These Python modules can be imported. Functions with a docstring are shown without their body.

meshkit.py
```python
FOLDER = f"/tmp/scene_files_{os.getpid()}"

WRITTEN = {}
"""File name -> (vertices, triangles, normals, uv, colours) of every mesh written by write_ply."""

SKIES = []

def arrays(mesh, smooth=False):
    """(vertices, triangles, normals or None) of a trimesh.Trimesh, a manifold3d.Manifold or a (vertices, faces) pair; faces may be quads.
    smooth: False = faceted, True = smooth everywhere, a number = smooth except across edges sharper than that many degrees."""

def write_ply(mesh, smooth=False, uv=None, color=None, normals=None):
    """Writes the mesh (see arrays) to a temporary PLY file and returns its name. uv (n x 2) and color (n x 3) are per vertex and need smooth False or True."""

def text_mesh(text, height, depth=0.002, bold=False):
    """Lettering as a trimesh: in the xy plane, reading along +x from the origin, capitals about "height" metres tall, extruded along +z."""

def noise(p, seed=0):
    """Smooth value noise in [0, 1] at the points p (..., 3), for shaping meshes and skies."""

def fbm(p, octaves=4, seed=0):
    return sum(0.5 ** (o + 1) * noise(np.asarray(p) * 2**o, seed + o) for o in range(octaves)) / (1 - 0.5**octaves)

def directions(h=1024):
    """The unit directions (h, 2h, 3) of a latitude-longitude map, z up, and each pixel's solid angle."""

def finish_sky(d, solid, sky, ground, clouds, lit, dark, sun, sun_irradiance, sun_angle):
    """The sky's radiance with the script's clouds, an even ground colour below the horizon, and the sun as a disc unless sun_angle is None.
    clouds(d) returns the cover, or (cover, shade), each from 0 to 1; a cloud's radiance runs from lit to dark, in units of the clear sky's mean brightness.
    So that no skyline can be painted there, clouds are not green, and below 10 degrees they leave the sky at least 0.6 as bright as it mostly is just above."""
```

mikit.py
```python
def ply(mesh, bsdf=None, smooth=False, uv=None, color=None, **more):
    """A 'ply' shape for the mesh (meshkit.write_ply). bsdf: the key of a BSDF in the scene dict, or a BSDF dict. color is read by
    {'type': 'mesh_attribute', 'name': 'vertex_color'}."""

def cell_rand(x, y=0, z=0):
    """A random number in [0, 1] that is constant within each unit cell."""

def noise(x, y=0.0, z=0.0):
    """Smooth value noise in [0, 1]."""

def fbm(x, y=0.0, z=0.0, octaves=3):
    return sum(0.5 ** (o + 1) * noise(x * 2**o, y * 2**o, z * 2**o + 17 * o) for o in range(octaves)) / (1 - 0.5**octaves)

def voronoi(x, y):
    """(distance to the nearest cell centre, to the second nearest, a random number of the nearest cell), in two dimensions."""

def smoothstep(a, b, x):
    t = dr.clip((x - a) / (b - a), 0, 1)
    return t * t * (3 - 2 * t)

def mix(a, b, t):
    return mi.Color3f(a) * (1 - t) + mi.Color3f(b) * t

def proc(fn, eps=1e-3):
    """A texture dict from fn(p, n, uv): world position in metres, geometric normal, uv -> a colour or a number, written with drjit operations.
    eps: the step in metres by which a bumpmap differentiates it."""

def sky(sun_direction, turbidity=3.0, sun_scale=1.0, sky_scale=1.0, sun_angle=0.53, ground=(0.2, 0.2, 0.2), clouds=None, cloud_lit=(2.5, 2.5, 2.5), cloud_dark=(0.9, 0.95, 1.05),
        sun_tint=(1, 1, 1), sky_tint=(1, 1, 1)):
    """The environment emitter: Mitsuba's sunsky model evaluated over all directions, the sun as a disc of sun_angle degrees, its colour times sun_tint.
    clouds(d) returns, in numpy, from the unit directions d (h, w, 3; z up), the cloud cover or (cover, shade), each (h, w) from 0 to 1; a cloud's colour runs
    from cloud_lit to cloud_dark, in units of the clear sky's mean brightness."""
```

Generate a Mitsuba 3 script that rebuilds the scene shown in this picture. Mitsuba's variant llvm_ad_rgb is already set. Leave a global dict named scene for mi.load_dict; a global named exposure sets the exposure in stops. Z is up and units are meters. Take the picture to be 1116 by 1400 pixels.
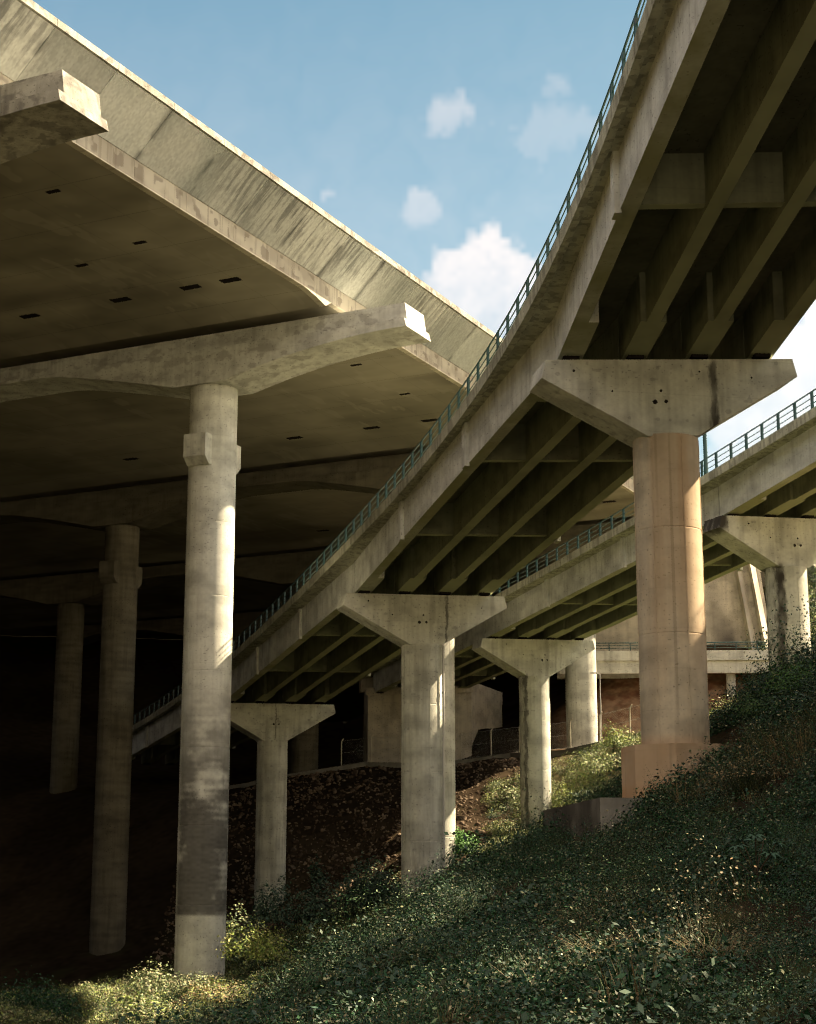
import math, random
import numpy as np
import trimesh
import drjit as dr
import mitsuba as mi
import mikit, meshkit
from mikit import noise, fbm, smoothstep, mix, voronoi
from scipy.interpolate import RBFInterpolator, CubicSpline
from shapely.geometry import Polygon

random.seed(7)
RNG = np.random.default_rng(11)
T4 = mi.ScalarTransform4f
scene, labels = {}, {}

# ------------------------------------------------------------------ camera, sky, exposure
PITCH = math.atan(500 / 2300.0)
scene['camera'] = {
    'type': 'perspective', 'fov': math.degrees(2 * math.atan(558 / 2300.0)), 'fov_axis': 'x',
    'near_clip': 0.1, 'far_clip': 9000.0,
    'to_world': T4().look_at(origin=[0, 0, 0], target=[0, math.cos(PITCH), math.sin(PITCH)], up=[0, 0, 1]),
}
SUN_AZ, SUN_EL = math.radians(20.0), math.radians(45.2)      # azimuth from +x towards +y
SUN = [math.cos(SUN_AZ) * math.cos(SUN_EL), math.sin(SUN_AZ) * math.cos(SUN_EL), math.sin(SUN_EL)]

# cumulus banks: (azimuth from +y, elevation, half sizes in degrees, strength)
CLOUDS = [(2.9, 19.9, 2.2, 1.9, 1.0), (0.3, 22.7, 0.6, 0.95, 0.55), (1.3, 25.5, 0.85, 0.6, 0.5), (5.4, 24.9, 2.2, 0.9, 0.3),
          (-2.9, 23.0, 0.45, 0.35, 0.5), (5.6, 26.2, 0.8, 0.5, 0.3), (14.0, 15.5, 4.5, 3.6, 1.0)]


def clouds(d):
    az = np.degrees(np.arctan2(d[..., 0], d[..., 1]))
    el = np.degrees(np.arcsin(np.clip(d[..., 2], -1, 1)))
    flat = np.zeros_like(az)
    u, v = 0.82 * az + 0.57 * el, 0.82 * el - 0.57 * az
    wx = meshkit.fbm(np.stack([u * 0.8, v * 0.8, flat], -1), 4, 51) - 0.5
    wy = meshkit.fbm(np.stack([u * 0.8 + 40, v * 0.8, flat + 3], -1), 4, 52) - 0.5
    n = meshkit.fbm(np.stack([u * 1.0 + wx * 2.6, v * 1.2 + wy * 2.6, flat], -1), 6, 3)
    n2 = meshkit.fbm(np.stack([u * 3.1 + wx * 5, v * 3.7 + wy * 5, flat + 5], -1), 5, 8)
    cover = np.zeros_like(az)
    shade = np.zeros_like(az)
    for a, e, ra, re, s in CLOUDS:
        wv = 0.45 if s > 0.9 else 1.5
        r = np.sqrt(((az - a + wx * ra * wv) / ra) ** 2 + ((el - e + wy * re * wv) / re) ** 2)
        body = np.clip(1.25 - r, -1, 1) * 0.8 + (n - 0.5) * 1.25 + (n2 - 0.5) * 0.75
        if s > 0.9:      # a dense cumulus head
            body = np.clip(1.1 - r, -1, 1) * 1.6 + (n - 0.5) * 0.15 + (n2 - 0.5) * 0.8
        c = np.clip(body / (0.5 if s > 0.9 else 0.8), 0, 1)
        c = c * c * (3 - 2 * c) * np.clip(2.3 - r, 0, 1) * s
        cover = np.maximum(cover, c)
        shade = np.maximum(shade, c * np.clip(0.30 - 0.45 * (el - e) / re + (n2 - 0.5) * 0.7, 0, 0.85))
    # denser, brighter cumulus added over the unseen sky, to strengthen the fill light
    far = np.clip((meshkit.fbm(d * np.array([5.0, 5.0, 9.0]), 5, 21) - 0.44) / 0.14, 0, 1)
    away = np.clip((np.abs(az) - 17) / 6, 0, 1)
    cover = np.maximum(cover * 0.335, far * away * 0.9)
    veil = 0.10 * np.clip((31 - el) / 14, 0, 1) * (0.6 + 0.8 * n)
    return np.maximum(cover, veil), np.clip(shade, 0, 0.8)


scene['sky'] = mikit.sky(SUN, turbidity=3.0, sun_scale=0.52, sun_tint=(1.0, 0.955, 0.87), sky_tint=(0.186, 0.210, 0.163), clouds=clouds,
                         cloud_lit=(5.8, 4.4, 3.6), cloud_dark=(2.7, 2.4, 2.4), ground=(0.16, 0.14, 0.10))
exposure = 4.78

# ------------------------------------------------------------------ small helpers


def put(key, mesh, bsdf, smooth=False, color=None):
    k, i = key, 0
    while k in scene:
        i += 1
        k = f'{key}_{i:03d}'
    scene[k] = mikit.ply(mesh, bsdf, smooth=smooth, color=color)
    return k


USED = set()


def thing(name, label, cat, group=None):
    k, i = name, 0
    while k in USED:
        i += 1
        k = f'{name}_{i:03d}'
    USED.add(k)
    labels[k] = {'label': label, 'category': cat}
    if group:
        labels[k]['group'] = group
    return k


HEXF = np.array([[0, 3, 2, 1], [4, 5, 6, 7], [0, 1, 5, 4], [1, 2, 6, 5], [2, 3, 7, 6], [3, 0, 4, 7]])


def hexa(a, b):
    """prism between the quads a and b (4 points each)."""
    v = np.vstack([a, b])
    f = np.vstack([HEXF[:, [0, 1, 2]], HEXF[:, [0, 2, 3]]])
    m = trimesh.Trimesh(v, f, process=False)
    if m.volume < 0:
        m.invert()
    return m


def box(o, ex, ey, ez):
    """box centred at o with half-extent vectors ex, ey, ez."""
    o, ex, ey, ez = (np.asarray(x, float) for x in (o, ex, ey, ez))
    a = np.array([o - ex - ey - ez, o + ex - ey - ez, o + ex + ey - ez, o - ex + ey - ez])
    return hexa(a, a + 2 * ez)


def cat(ms):
    return trimesh.util.concatenate(ms)


def sweep(sections):
    """closed tube through equal-length rings; ends capped by fans (convex enough)."""
    s = np.array(sections)
    n, k = s.shape[:2]
    v = s.reshape(-1, 3)
    f = []
    for i in range(n - 1):
        for j in range(k):
            a, b = i * k + j, i * k + (j + 1) % k
            f += [[a, b, b + k], [a, b + k, a + k]]
    for j in range(1, k - 1):
        f += [[0, j + 1, j], [(n - 1) * k, (n - 1) * k + j, (n - 1) * k + j + 1]]
    m = trimesh.Trimesh(v, np.array(f), process=False)
    if m.volume < 0:
        m.invert()
    return m


def tube(pts, r, sides=6):
    pts = np.asarray(pts, float)
    t = np.gradient(pts, axis=0)
    t /= np.linalg.norm(t, axis=1, keepdims=True)
    ref = np.array([0, 0, 1.0]) if abs(t[0][2]) < 0.9 else np.array([1.0, 0, 0])
    a = np.cross(t, ref)
    a /= np.linalg.norm(a, axis=1, keepdims=True)
    b = np.cross(t, a)
    ang = np.arange(sides) * 2 * np.pi / sides
    rr = np.broadcast_to(r, (len(pts),))
    return sweep([pts[i] + rr[i] * (np.cos(ang)[:, None] * a[i] + np.sin(ang)[:, None] * b[i]) for i in range(len(pts))])


def extrude_profile(poly, o, t, l, z, thick):
    """polygon (u, v) -> o + u t + v z, extruded symmetrically along l."""
    m = trimesh.creation.extrude_polygon(Polygon(poly), thick, engine='earcut')
    v = np.array(m.vertices)
    o, t, l, z = (np.asarray(x, float) for x in (o, t, l, z))
    w = o + v[:, :1] * t + v[:, 1:2] * z + (v[:, 2:3] - thick / 2) * l
    m = trimesh.Trimesh(w, m.faces, process=False)
    if m.volume < 0:
        m.invert()
    return m


def column(x, y, z0, z1, r, lift=3.2, sections=72, flare=0.0):
    """round column cast in lifts: a shallow groove at every lift joint."""
    pts = [[0, z0], [r, z0]]
    z = z1 - lift * 0.9
    js = []
    while z > z0 + 0.8:
        js.append(z)
        z -= lift
    for j in reversed(js):
        pts += [[r, j - 0.03], [r - 0.018, j - 0.012], [r - 0.018, j + 0.006], [r - 0.004, j + 0.02]]
    pts += [[r, z1], [0, z1]]
    m = trimesh.creation.revolve(np.array(pts), sections=sections)
    m.apply_translation([x, y, 0])
    return m


# ------------------------------------------------------------------ materials
def vec(p):
    return p.x, p.y, p.z


STAINS = []   # (x, y, tx, ty, half width, z low, z high, strength): black streak running down a face


def weather(p, n, base, dirt, amount, streak, warm=None, green=0.0):
    x, y, z = vec(p)
    big = fbm(x * 0.22 + 3, y * 0.22, z * 0.3, 3)
    mid = fbm(x * 1.1, y * 1.1 + 7, z * 1.4, 3)
    fine = noise(x * 9, y * 9, z * 9)
    a, b = x * 0.8 + y * 0.6, y * 0.8 - x * 0.6
    w1 = noise(x * 1.7, y * 1.7, z * 0.9) * 0.5
    st = 0.6 * fbm(a * 4.3 + w1, b * 4.3 + w1, z * 0.22, 4) + 0.4 * fbm(a * 1.3, b * 1.3 + w1, z * 0.55 + 3, 3)
    c = mix(base, mi.Color3f(base) * 0.72, smoothstep(0.35, 0.75, mid))
    c = c * (0.86 + 0.3 * big) * (0.95 + 0.1 * fine)
    k = smoothstep(0.44, 0.74, st) * streak * 0.8 + smoothstep(0.5, 0.85, big) * amount
    c = mix(c, dirt, dr.clip(k, 0, 0.9))
    if warm is not None:
        c = mix(c, warm, 0.55 * smoothstep(0.45, 0.75, fbm(a * 1.2 + 5, b * 1.2, z * 0.12, 3)))
    c = c * (0.93 + 0.14 * noise(a * 11, b * 11, z * 0.35)) * (0.95 + 0.1 * noise(x * 27, y * 27, z * 27))
    c = c * (1 - 0.38 * smoothstep(0.80, 0.88, noise(x * 15, y * 15, z * 15)) * smoothstep(0.4, 0.7, big + 0.2 * mid))
    # faint board and panel lines of the formwork
    fz = z * 0.83 - dr.floor(z * 0.83)
    c = c * (1 - 0.10 * (1 - smoothstep(0.0, 0.02, dr.minimum(fz, 1 - fz))))
    return c


def pier_fn(p, n, uv):
    x, y, z = vec(p)
    c = weather(p, n, (0.62, 0.635, 0.56), (0.20, 0.20, 0.17), 0.32, 0.6)
    pits = smoothstep(0.80, 0.9, noise(x * 5.5, y * 5.5, z * 5.5))
    c = c * (1 - 0.22 * pits)
    for sx, sy, tx, ty, hw, zl, zh, s in STAINS:
        u = (x - sx) * tx + (y - sy) * ty
        near = smoothstep(6.0, 5.0, dr.abs((x - sx) * -ty + (y - sy) * tx) + dr.abs(u))
        wob = (noise(z * 0.5 + sx, sy) - 0.5) * 0.09 + (fbm(x * 9, y * 9, z * 2.5, 3) - 0.5) * 0.22
        k = smoothstep(hw * 1.5, hw * 0.35, dr.abs(u + wob)) * smoothstep(zl - 0.4, zl + 0.3, z) * smoothstep(zh + 0.2, zh - 0.1, z) * near
        c = mix(c, (0.035, 0.03, 0.026), dr.clip(k * s * (0.7 + 0.6 * noise(x * 4, y * 4, z * 2)), 0, 0.95))
    return c


def arm_fn(p, n, uv):
    x, y, z = vec(p)
    c = weather(p, n, (0.61, 0.63, 0.585), (0.22, 0.22, 0.19), 0.35, 0.5)
    k = smoothstep(0.52, 0.66, fbm(x * 1.9, y * 1.9, z * 2.6, 4))
    return mix(c, (0.26, 0.255, 0.23), 0.5 * k)


def worn_fn(p, n, uv):
    x, y, z = vec(p)
    c = weather(p, n, (0.42, 0.42, 0.37), (0.12, 0.115, 0.10), 0.6, 0.7)
    k = smoothstep(0.48, 0.62, fbm(x * 2.3, y * 2.3, z * 2.3, 4))
    return mix(c, (0.13, 0.125, 0.115), 0.6 * k)


def shaded_pier_fn(p, n, uv):
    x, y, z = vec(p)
    c = weather(p, n, (0.17, 0.16, 0.125), (0.06, 0.055, 0.04), 0.4, 0.5)  # dirty pier concrete, darkened further to stand for the shade under the deck
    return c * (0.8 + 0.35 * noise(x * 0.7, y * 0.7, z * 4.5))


def rust_fn(p, n, uv):
    x, y, z = vec(p)
    c = weather(p, n, (0.62, 0.56, 0.44), (0.26, 0.22, 0.17), 0.15, 0.35)
    a = x * 0.9 - y * 0.4
    k = smoothstep(0.42, 0.66, fbm(a * 1.1 + 2.3, z * 0.07, 0, 4) + 0.10 * (fbm(x * 2, y * 2, z * 1.2, 3) - 0.5)) * smoothstep(5.0, 9.5, z + 3 * noise(a * 3, z * 0.3))
    low = smoothstep(4.2, 3.6, z)
    c = mix(c, (0.52, 0.29, 0.14), (0.35 + 0.55 * smoothstep(0.3, 0.65, fbm(x * 0.8 + 1, y * 0.8, z * 0.9, 3))) * low)
    k = dr.clip(k + low * smoothstep(0.3, 0.6, fbm(a * 1.1, z * 0.4, 0, 2) + 0.25 * smoothstep(8.0, 7.0, x)), 0, 1)
    c = mix(c, (0.47, 0.345, 0.22), k * 0.55)
    k2 = smoothstep(0.5, 0.7, fbm(a * 2.2 + 4, z * 0.1, 0, 3) + 0.1 * noise(x * 2, y * 2, z * 2)) * smoothstep(6.0, 12.0, z)
    c = mix(c, (0.44, 0.26, 0.14), 0.3 * k2)
    thin = smoothstep(0.62, 0.75, fbm(a * 5, z * 0.06, 0, 2))
    return mix(c, (0.2, 0.15, 0.1), thin * 0.35)


def soot_fn(p, n, uv):
    x, y, z = vec(p)
    c = weather(p, n, (0.65, 0.67, 0.60), (0.24, 0.235, 0.2), 0.15, 0.3)
    # soot and seepage stain with horizontal board marks on the middle of the first column
    boards = noise(x * 0.9, y * 0.9, z * 6.5)
    patch = fbm(x * 0.8 + 1.5, y * 0.8, z * 0.55, 3)
    zone = smoothstep(-1.75, -1.55, z) * smoothstep(11.5, 4.0, z + 2.5 * patch)
    face = smoothstep(-0.1, 0.45, 0.25 * n.x - n.y)
    k = zone * face * smoothstep(0.30, 0.55, 0.74 * patch + 0.12 * boards + 0.22 * fbm(x * 3, y * 3, z * 2.5, 3) + 0.08 * smoothstep(8.0, 0.0, z) - 0.04) * smoothstep(-16.0, -12.0, x) * smoothstep(84.0, 82.0, y)
    c = mix(c, mi.Color3f(0.07, 0.068, 0.064) * (0.6 + 0.8 * noise(x * 5, y * 5, z * 9)), 0.86 * k)
    foot = smoothstep(-3.2, -4.4, z + noise(x * 3, y * 3, z * 3)) * smoothstep(0.4, 0.65, fbm(x * 2, y * 2, z * 2))
    return mix(c, (0.1, 0.09, 0.08), 0.7 * foot)


def girder_fn(p, n, uv):
    x, y, z = vec(p)
    down = smoothstep(-0.2, -0.7, n.z)
    c = weather(p, n, (0.62, 0.64, 0.59), (0.21, 0.208, 0.18), 0.22, 0.45)
    alga = smoothstep(0.25, 0.7, fbm(x * 0.6, y * 0.6, z * 0.6))
    return mix(c, (0.27, 0.28, 0.14), down * (0.45 + 0.4 * alga))


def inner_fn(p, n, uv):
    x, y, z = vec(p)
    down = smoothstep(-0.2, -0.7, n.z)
    c = weather(p, n, (0.22, 0.235, 0.165), (0.08, 0.085, 0.06), 0.4, 0.5)  # darker copy of the girder concrete; shade under the ramp is in the colour
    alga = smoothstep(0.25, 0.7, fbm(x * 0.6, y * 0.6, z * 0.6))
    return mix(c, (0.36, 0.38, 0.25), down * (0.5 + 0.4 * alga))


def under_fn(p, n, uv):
    return weather(p, n, (0.16, 0.16, 0.115), (0.06, 0.06, 0.04), 0.4, 0.3)  # darker copy of the slab concrete, with the underside shade painted in


def slab_fn(p, n, uv):
    x, y, z = vec(p)
    c = weather(p, n, (0.48, 0.49, 0.39), (0.13, 0.125, 0.09), 0.4, 0.35)
    drip = smoothstep(0.5, 0.62, noise(x * 6, y * 6, z * 0.5))
    return mix(c, (0.05, 0.045, 0.035), 0.35 * drip)


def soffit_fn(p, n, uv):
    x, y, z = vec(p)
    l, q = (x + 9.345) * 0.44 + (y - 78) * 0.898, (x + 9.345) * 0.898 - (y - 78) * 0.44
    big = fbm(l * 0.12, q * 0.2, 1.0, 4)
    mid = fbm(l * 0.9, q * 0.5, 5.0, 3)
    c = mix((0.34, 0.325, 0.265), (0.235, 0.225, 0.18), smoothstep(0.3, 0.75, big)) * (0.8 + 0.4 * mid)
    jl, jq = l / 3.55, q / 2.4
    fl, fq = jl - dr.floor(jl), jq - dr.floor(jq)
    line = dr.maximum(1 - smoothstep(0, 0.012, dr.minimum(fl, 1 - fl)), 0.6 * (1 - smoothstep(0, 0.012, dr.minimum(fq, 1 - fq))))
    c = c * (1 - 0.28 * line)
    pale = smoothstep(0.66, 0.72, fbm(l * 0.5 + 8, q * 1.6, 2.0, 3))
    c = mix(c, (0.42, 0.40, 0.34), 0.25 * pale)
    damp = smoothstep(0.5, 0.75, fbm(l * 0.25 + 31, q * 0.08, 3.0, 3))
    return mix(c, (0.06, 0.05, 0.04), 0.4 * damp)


def wing_fn(p, n, uv):
    x, y, z = vec(p)
    l, h = (x + 9.345) * 0.44 + (y - 78) * 0.898, z - 26.7
    g = fbm(l * 0.3, h * 0.3, 0.0, 3)
    c = mix((0.59, 0.61, 0.57), (0.42, 0.45, 0.42), smoothstep(0.3, 0.7, g))
    pan = (l - 0.8) / 3.55
    c = c * (0.82 + 0.3 * mikit.cell_rand(dr.floor(pan), 3.0, 1.0))
    w1 = noise(l * 1.3, h * 2.0, 7.0) * 0.4
    fine = 0.65 * fbm(l * 7.5 + w1, h * 0.8, 4.0, 4) + 0.35 * fbm(l * 1.8, h * 2.2 + w1, 9.0, 4)
    zone = smoothstep(0.46, 0.72, fbm(l * 0.17 + 4.7, h * 0.7 + w1, 2.0, 4))
    up = smoothstep(-0.2, 0.9, h)
    k = smoothstep(0.40, 0.66, fine) * (0.15 + 0.85 * zone) * (0.45 + 0.55 * up)
    c = mix(c, (0.13, 0.134, 0.128), dr.clip(0.7 * k, 0, 0.8))
    fp = pan - dr.floor(pan)
    edge = 1 - smoothstep(0.0, 0.05 + 0.06 * noise(l * 3, h * 3, 1.0), dr.minimum(fp, 1 - fp))
    c = c * (1 - 0.45 * edge * smoothstep(0.3, 0.6, noise(l * 0.7, h * 2.0, 5.0)))
    return c * (0.88 + 0.24 * noise(l * 14, h * 14, 1.0))


def strip_fn(p, n, uv):
    x, y, z = vec(p)
    l = (x + 9.345) * 0.44 + (y - 78) * 0.898
    c = mix((0.55, 0.52, 0.43), (0.43, 0.40, 0.33), smoothstep(0.35, 0.7, fbm(l * 0.9, z * 1.2, 0.0, 3)))
    cx, cz = l * 0.75, (z - 25.9) * 1.2
    blot = smoothstep(0.52, 0.64, noise(l * 3.2, z * 3.2, 2.0)) * smoothstep(0.2, 0.3, dr.abs(cx - dr.floor(cx) - 0.5) * -1 + 0.5) * smoothstep(0.5, 0.3, dr.abs(cz - 0.45))
    c = mix(c, (0.20, 0.17, 0.14), 0.55 * blot)
    run = smoothstep(0.55, 0.75, fbm(l * 6, z * 0.4, 6.0, 2))
    return mix(c, (0.22, 0.19, 0.15), 0.35 * run)


def wall_fn(p, n, uv):
    x, y, z = vec(p)
    c = weather(p, n, (0.50, 0.46, 0.38), (0.14, 0.125, 0.11), 0.25, 0.3)
    k = smoothstep(0.38, 0.62, fbm(x * 0.35 + 2.0, y * 0.3, z * 0.07, 3)) * smoothstep(23.2, 25.2, x) * smoothstep(28.0, 26.2, x) * smoothstep(131.5, 132.0, y)
    return mix(c, (0.05, 0.045, 0.045), 0.85 * k)


def darkwall_fn(p, n, uv):
    x, y, z = vec(p)
    c = weather(p, n, (0.36, 0.35, 0.31), (0.10, 0.095, 0.085), 0.4, 0.35)
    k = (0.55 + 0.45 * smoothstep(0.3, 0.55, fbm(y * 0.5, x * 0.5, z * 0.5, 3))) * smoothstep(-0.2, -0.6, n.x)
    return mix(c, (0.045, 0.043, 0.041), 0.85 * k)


def soil_fn(p, n, uv):
    x, y, z = vec(p)
    a = fbm(x * 0.15, y * 0.15, 0.0, 4)
    b = fbm(x * 2.2, y * 2.2, z * 2.2, 4)
    c = mix((0.032, 0.024, 0.016), (0.058, 0.044, 0.028), smoothstep(0.3, 0.7, a)) * (0.5 + 1.0 * b)
    cut = smoothstep(121.5, 124.0, y) * smoothstep(10.0, 13.0, x) * smoothstep(132.8, 131.0, y)
    c = mix(c, mix((0.17, 0.085, 0.05), (0.30, 0.20, 0.13), smoothstep(0.3, 0.7, fbm(x * 1.3, y * 1.3, z * 1.3, 3))) * (0.4 + 1.1 * b), cut)
    pale = smoothstep(3.0, 8.0, x - 0.05 * (y - 66)) * smoothstep(60.0, 70.0, y) * smoothstep(121.0, 114.0, y)
    c = mix(c, mi.Color3f(0.30, 0.25, 0.15) * (0.6 + 0.8 * b), 0.8 * pale)
    g = smoothstep(0.45, 0.7, fbm(x * 0.6 + 9, y * 0.6, 3.0, 3)) * smoothstep(118.0, 100.0, y)
    c = mix(c, (0.05, 0.06, 0.022), 0.6 * g)
    # unseen ground out of view, made pale to bounce fill light
    return mix(c, mi.Color3f(0.44, 0.43, 0.36) * (0.7 + 0.6 * b), dr.maximum(smoothstep(8.0, 0.0, y) * smoothstep(-14.0, 2.0, x), smoothstep(200.0, 260.0, y)))


def rock_fn(p, n, uv):
    x, y, z = vec(p)
    r = noise(x * 1.7 + 5, y * 1.7, z * 1.7)
    c = mix((0.085, 0.062, 0.045), (0.24, 0.19, 0.14), smoothstep(0.25, 0.8, r))
    return c * (0.6 + 0.7 * fbm(x * 6, y * 6, z * 6, 2))


def metal_fn(p, n, uv):
    x, y, z = vec(p)
    k = smoothstep(0.62, 0.75, fbm(x * 3, y * 3, z * 3, 3))
    return mix((0.010, 0.052, 0.056), (0.035, 0.035, 0.03), 0.6 * k)


def diffuse(fn):
    return {'type': 'diffuse', 'reflectance': mikit.proc(fn)}


def rough(fn, r=0.85, spec=0.25):
    return {'type': 'principled', 'base_color': mikit.proc(fn), 'roughness': r, 'specular': spec}


for key, fn in dict(pier=pier_fn, grime=shaded_pier_fn, worn=worn_fn, arm=arm_fn, inner=inner_fn, under=under_fn, rust=rust_fn, soot=soot_fn, girder=girder_fn, slab=slab_fn, soffit=soffit_fn, wing=wing_fn, strip=strip_fn,
                    wall=wall_fn, darkwall=darkwall_fn, soil=soil_fn, rock=rock_fn).items():
    scene['m_' + key] = {'type': 'twosided', 'b': diffuse(fn)}
scene['m_rail'] = {'type': 'twosided', 'b': rough(metal_fn, 0.45, 0.5)}
scene['m_galv'] = {'type': 'twosided', 'b': {'type': 'principled', 'base_color': {'type': 'rgb', 'value': [0.42, 0.42, 0.40]}, 'roughness': 0.5, 'metallic': 0.3}}
scene['m_pipe'] = {'type': 'twosided', 'b': {'type': 'principled', 'base_color': {'type': 'rgb', 'value': [0.5, 0.5, 0.47]}, 'roughness': 0.5}}
scene['m_black'] = {'type': 'twosided', 'b': {'type': 'diffuse', 'reflectance': {'type': 'rgb', 'value': [0.02, 0.018, 0.016]}}}
scene['m_leaf'] = {'type': 'twosided', 'b': {'type': 'principled', 'base_color': {'type': 'mesh_attribute', 'name': 'vertex_color'}, 'roughness': 0.6, 'specular': 0.3}}

# ------------------------------------------------------------------ ground
CTRL = np.array([
    (0, 0, -1.7), (0, 10, -1.7), (0, 20, -1.7), (4, 17, -1.45), (4, 25, -1.1), (6, 25, -1.05), (8.1, 35, 1.3), (10.8, 46, 4.7), (2.8, 47, -0.1), (1, 60, -1.2),
    (-2.1, 65, -2.6), (-6.5, 62, -5.0), (-15, 70, -5.3), (-9.4, 78, -4.9), (-19.2, 110.7, -4.4), (-6, 40, -4.8), (-6, 20, -3.6), (-10, 40, -4.6), (-10, 10, -3), (0.5, 33, -1.5), (-2, 25, -2.4), (-3, 40, -4.0), (-4.5, 55, -5.1), (-0.6, 45, -1.9), (-2.6, 55, -3.4),
    (0.7, 81, -0.9), (-8.8, 111.5, -1.8), (8.1, 110, 2.6), (4, 56, 0.7), (6.3, 47.6, 1.4), (9.6, 50, 4.0), (8, 47, 2.2), (4.8, 40, 0.2), (12, 70, 4.5), (9, 85, 2.3), (14, 90, 6.3), (18.2, 80, 8.7),
    (11.7, 112, 6.2), (12.6, 122.5, 9.1), (19.2, 100, 8.9), (24, 90, 11), (16, 60, 7.5), (1.65, 100.5, 0.4), (-3, 100, -1.3), (-2.4, 95, -1.3), (-3.5, 106, -0.9),
    (-3.2, 127.6, 7.9), (7.5, 122.6, 8.5), (-10.3, 130, 7.1), (-24.4, 138, 6.0), (15.7, 115, 9.4), (-3, 131.6, 8.3), (5, 131.6, 9.3), (-1, 112, 2.0), (-10, 118, 1.5), (2.5, 110, 3.2), (-1, 119, 4.6),
    (-30, 90, -5.5), (-48, 70, 8), (-40, 110, -5), (-30, 125, -1), (-70, 60, 4), (-90, 60, 18), (-90, 120, 20), (-60, 130, 8), (-100, 0, 15), (-60, 0, 24), (-32, 0, 14), (-15, 0, -2), (-28, 30, 13), (-17, 35, -2), (-45, 25, 24), (-24, 50, 3), (-35, 50, 12),  # includes an unseen bank raised at the left to block fill light
    (-60, 170, 22), (-20, 170, 16), (0, 165, 16), (-20, 150, 9), (0, 145, 9.5), (8, 136, 11.5), (15, 123, 9.4), (16, 127, 10.4), (17, 131.4, 15.5), (22, 127, 11.8), (24, 131.4, 16.8), (30, 127, 14.5),
    (32, 136, 19), (36, 150, 24), (45, 150, 31), (30, 110, 13.5), (30, 90, 14), (30, 70, 11.5), (22, 60, 9.5), (18, 48, 8.3), (14, 35, 5), (12, 20, 2.0), (12, 0, 1.5), (25, 20, 8), (25, 0, 6), (42, 50, 13), (42, 20, 9),
    (45, 0, 5), (60, 60, 17), (60, 0, 6), (0, -40, -2), (-60, -40, 0), (45, -40, 2), (20, -25, -1), (-20, 195, 31), (-80, 195, 31), (-50, 190, 30), (30, 195, 31), (55, 190, 36), (0, 180, 23), (-80, 165, 27),
], float)
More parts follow.
